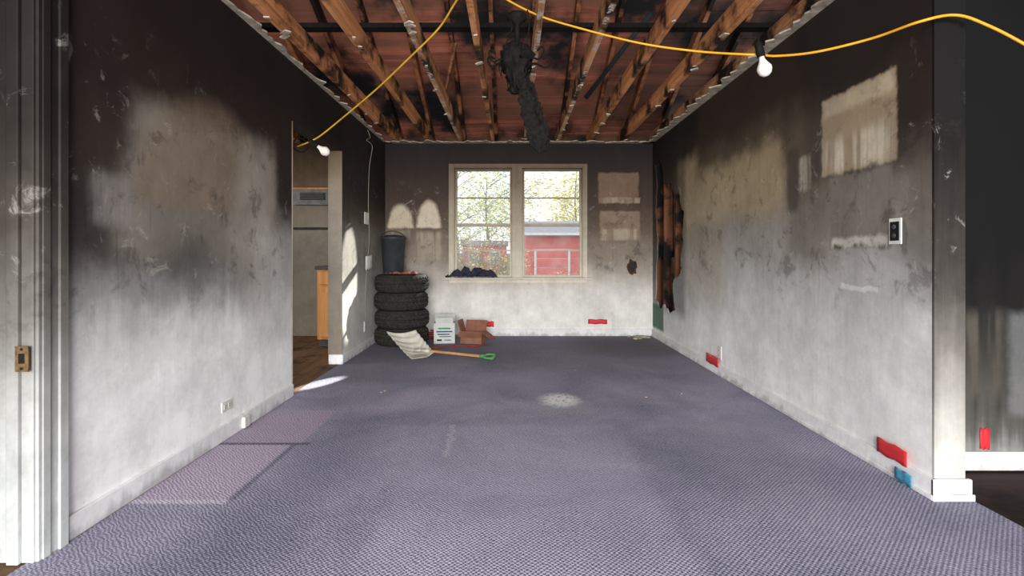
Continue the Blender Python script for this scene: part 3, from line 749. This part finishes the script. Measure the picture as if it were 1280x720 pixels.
bush('shrub',-1.0,12,1.0,1.9,21,m_leafY,6); bush('shrub',-0.1,14,0.8,1.4,22,m_leafG,12); bush('shrub',1.6,13,1.3,0.85,23,m_leafG,14); bush('shrub',-2.1,13,1.0,2.1,24,m_leafG,8)
e=empty('red_garage')
b=MB(); gx0,gx1,gy0,gy1=0.6,6.4,22,27; gz=-0.36; ez=1.9
b.box(gx0,gx1,gy0,gy1,gz,ez,m_barn)
for k in range(17): b.box(gx0-0.01,gx1+0.01,gy0-0.02,gy0-0.001,gz+0.13*k,gz+0.13*k+0.012,m_barn)
b.obj('siding',parent=e)
b=MB(); pk=2.5; gm=(gy0+gy1)/2
for s_,ya in ((1,gy0-0.35),(-1,gy1+0.35)):
    v=[b.bm.verts.new(q) for q in ((gx0-0.3,ya,ez-0.08),(gx1+0.3,ya,ez-0.08),(gx1+0.3,gm,pk),(gx0-0.3,gm,pk),(gx0-0.3,ya,ez+0.04),(gx1+0.3,ya,ez+0.04),(gx1+0.3,gm,pk+.12),(gx0-0.3,gm,pk+.12))]
    for q in ((0,1,2,3),(4,5,6,7),(0,1,5,4),(0,3,7,4),(1,2,6,5)): b.face([v[i] for i in q],m_roof)
b.box(gx0-0.32,gx1+0.32,gy0-0.38,gy0-0.35,ez-0.06,ez+0.05,m_wt); b.obj('roof',parent=e)
b=MB(); b.box(0.95,2.5,gy0-0.04,gy0-0.021,gz,1.25,m_wt); 
for k in range(4): b.box(1.05,2.4,gy0-0.06,gy0-0.04,gz+0.05+k*0.39,gz+0.42+k*0.385,m_barn)
b.obj('garage_door',parent=e)
b=MB(); b.box(-2.6,-0.3,27,29,-0.36,1.5,m_barn); b.box(-2.7,-0.2,26.8,29.2,1.5,1.75,m_roof)
for k in (-2.3,-1.2): b.box(k,k+0.6,26.97,26.999,0.5,1.2,m_wt); b.box(k+.07,k+.53,26.95,26.97,0.57,1.13,m_roof)
b.obj('red_shed')
random.seed(5)
b=MB()
for k in range(60): b.box(-14+k*0.5,-14+k*0.5+0.4,33.9,33.95,-0.36,1.1,m_twig)
b.obj('yard_fence')

# ---------------------------------------------------------------- light
w=bpy.data.worlds.new('World'); scene.world=w; w.use_nodes=True
bg=w.node_tree.nodes['Background']; bg.inputs[0].default_value=(0.86,0.93,1.0,1); bg.inputs[1].default_value=1.4
def area(name,loc,target,sx,sy,power,colr):
    l=bpy.data.lights.new(name,'AREA'); l.shape='RECTANGLE'; l.size=sx; l.size_y=sy; l.energy=power; l.color=colr
    o=bpy.data.objects.new(name,l); col.objects.link(o); o.location=loc
    o.rotation_euler=(Vector(target)-Vector(loc)).to_track_quat('-Z','Y').to_euler(); return o
area('rear_fill_light',(0,-3.5,1.5),(0,5,1.2),3.4,2.2,560,(1.0,0.98,0.96))  # added fill lamp behind the camera to brighten the room; no window there
area('kitchen_fill_light',(-4.1,4.4,1.5),(-2,4.8,1.0),1.4,1.1,26,(1,0.95,0.85))  # unseen lamp added as extra fill to brighten the kitchen
def spot(name,src,tgt,ang,sx,sy,power,blend=0.1):
    l=bpy.data.lights.new(name,'SPOT'); l.energy=power; l.color=(1,0.95,0.86); l.spot_size=math.radians(ang); l.spot_blend=blend; l.shadow_soft_size=0.02
    o=bpy.data.objects.new(name,l); col.objects.link(o); o.location=src
    o.rotation_euler=(Vector(tgt)-Vector(src)).to_track_quat('-Z','Y').to_euler(); o.scale=(sx,sy,1)
t1=Vector((XL,5.03,0.76)); dr=Vector((1.12,1.5,0.62)).normalized()
spot('sunbeam_light',t1+dr*6.0,t1,11,0.30,1.0,4000,0.35)
t2=Vector((-1.53,4.1,0.0)); dr=Vector((0.45,0.9,0.36)).normalized()
spot('sunbeam_light',t2+dr*6.0,t2,1.7,1.0,1.0,14000,0.3)

cd=bpy.data.cameras.new('camera'); cd.sensor_width=36; cd.clip_start=0.02; cd.clip_end=300
cd.lens=18; cd.shift_y=-42/1280
co=bpy.data.objects.new('camera',cd); col.objects.link(co); co.location=(0,0,CH); co.rotation_euler=(math.radians(90),0,0)
scene.camera=co
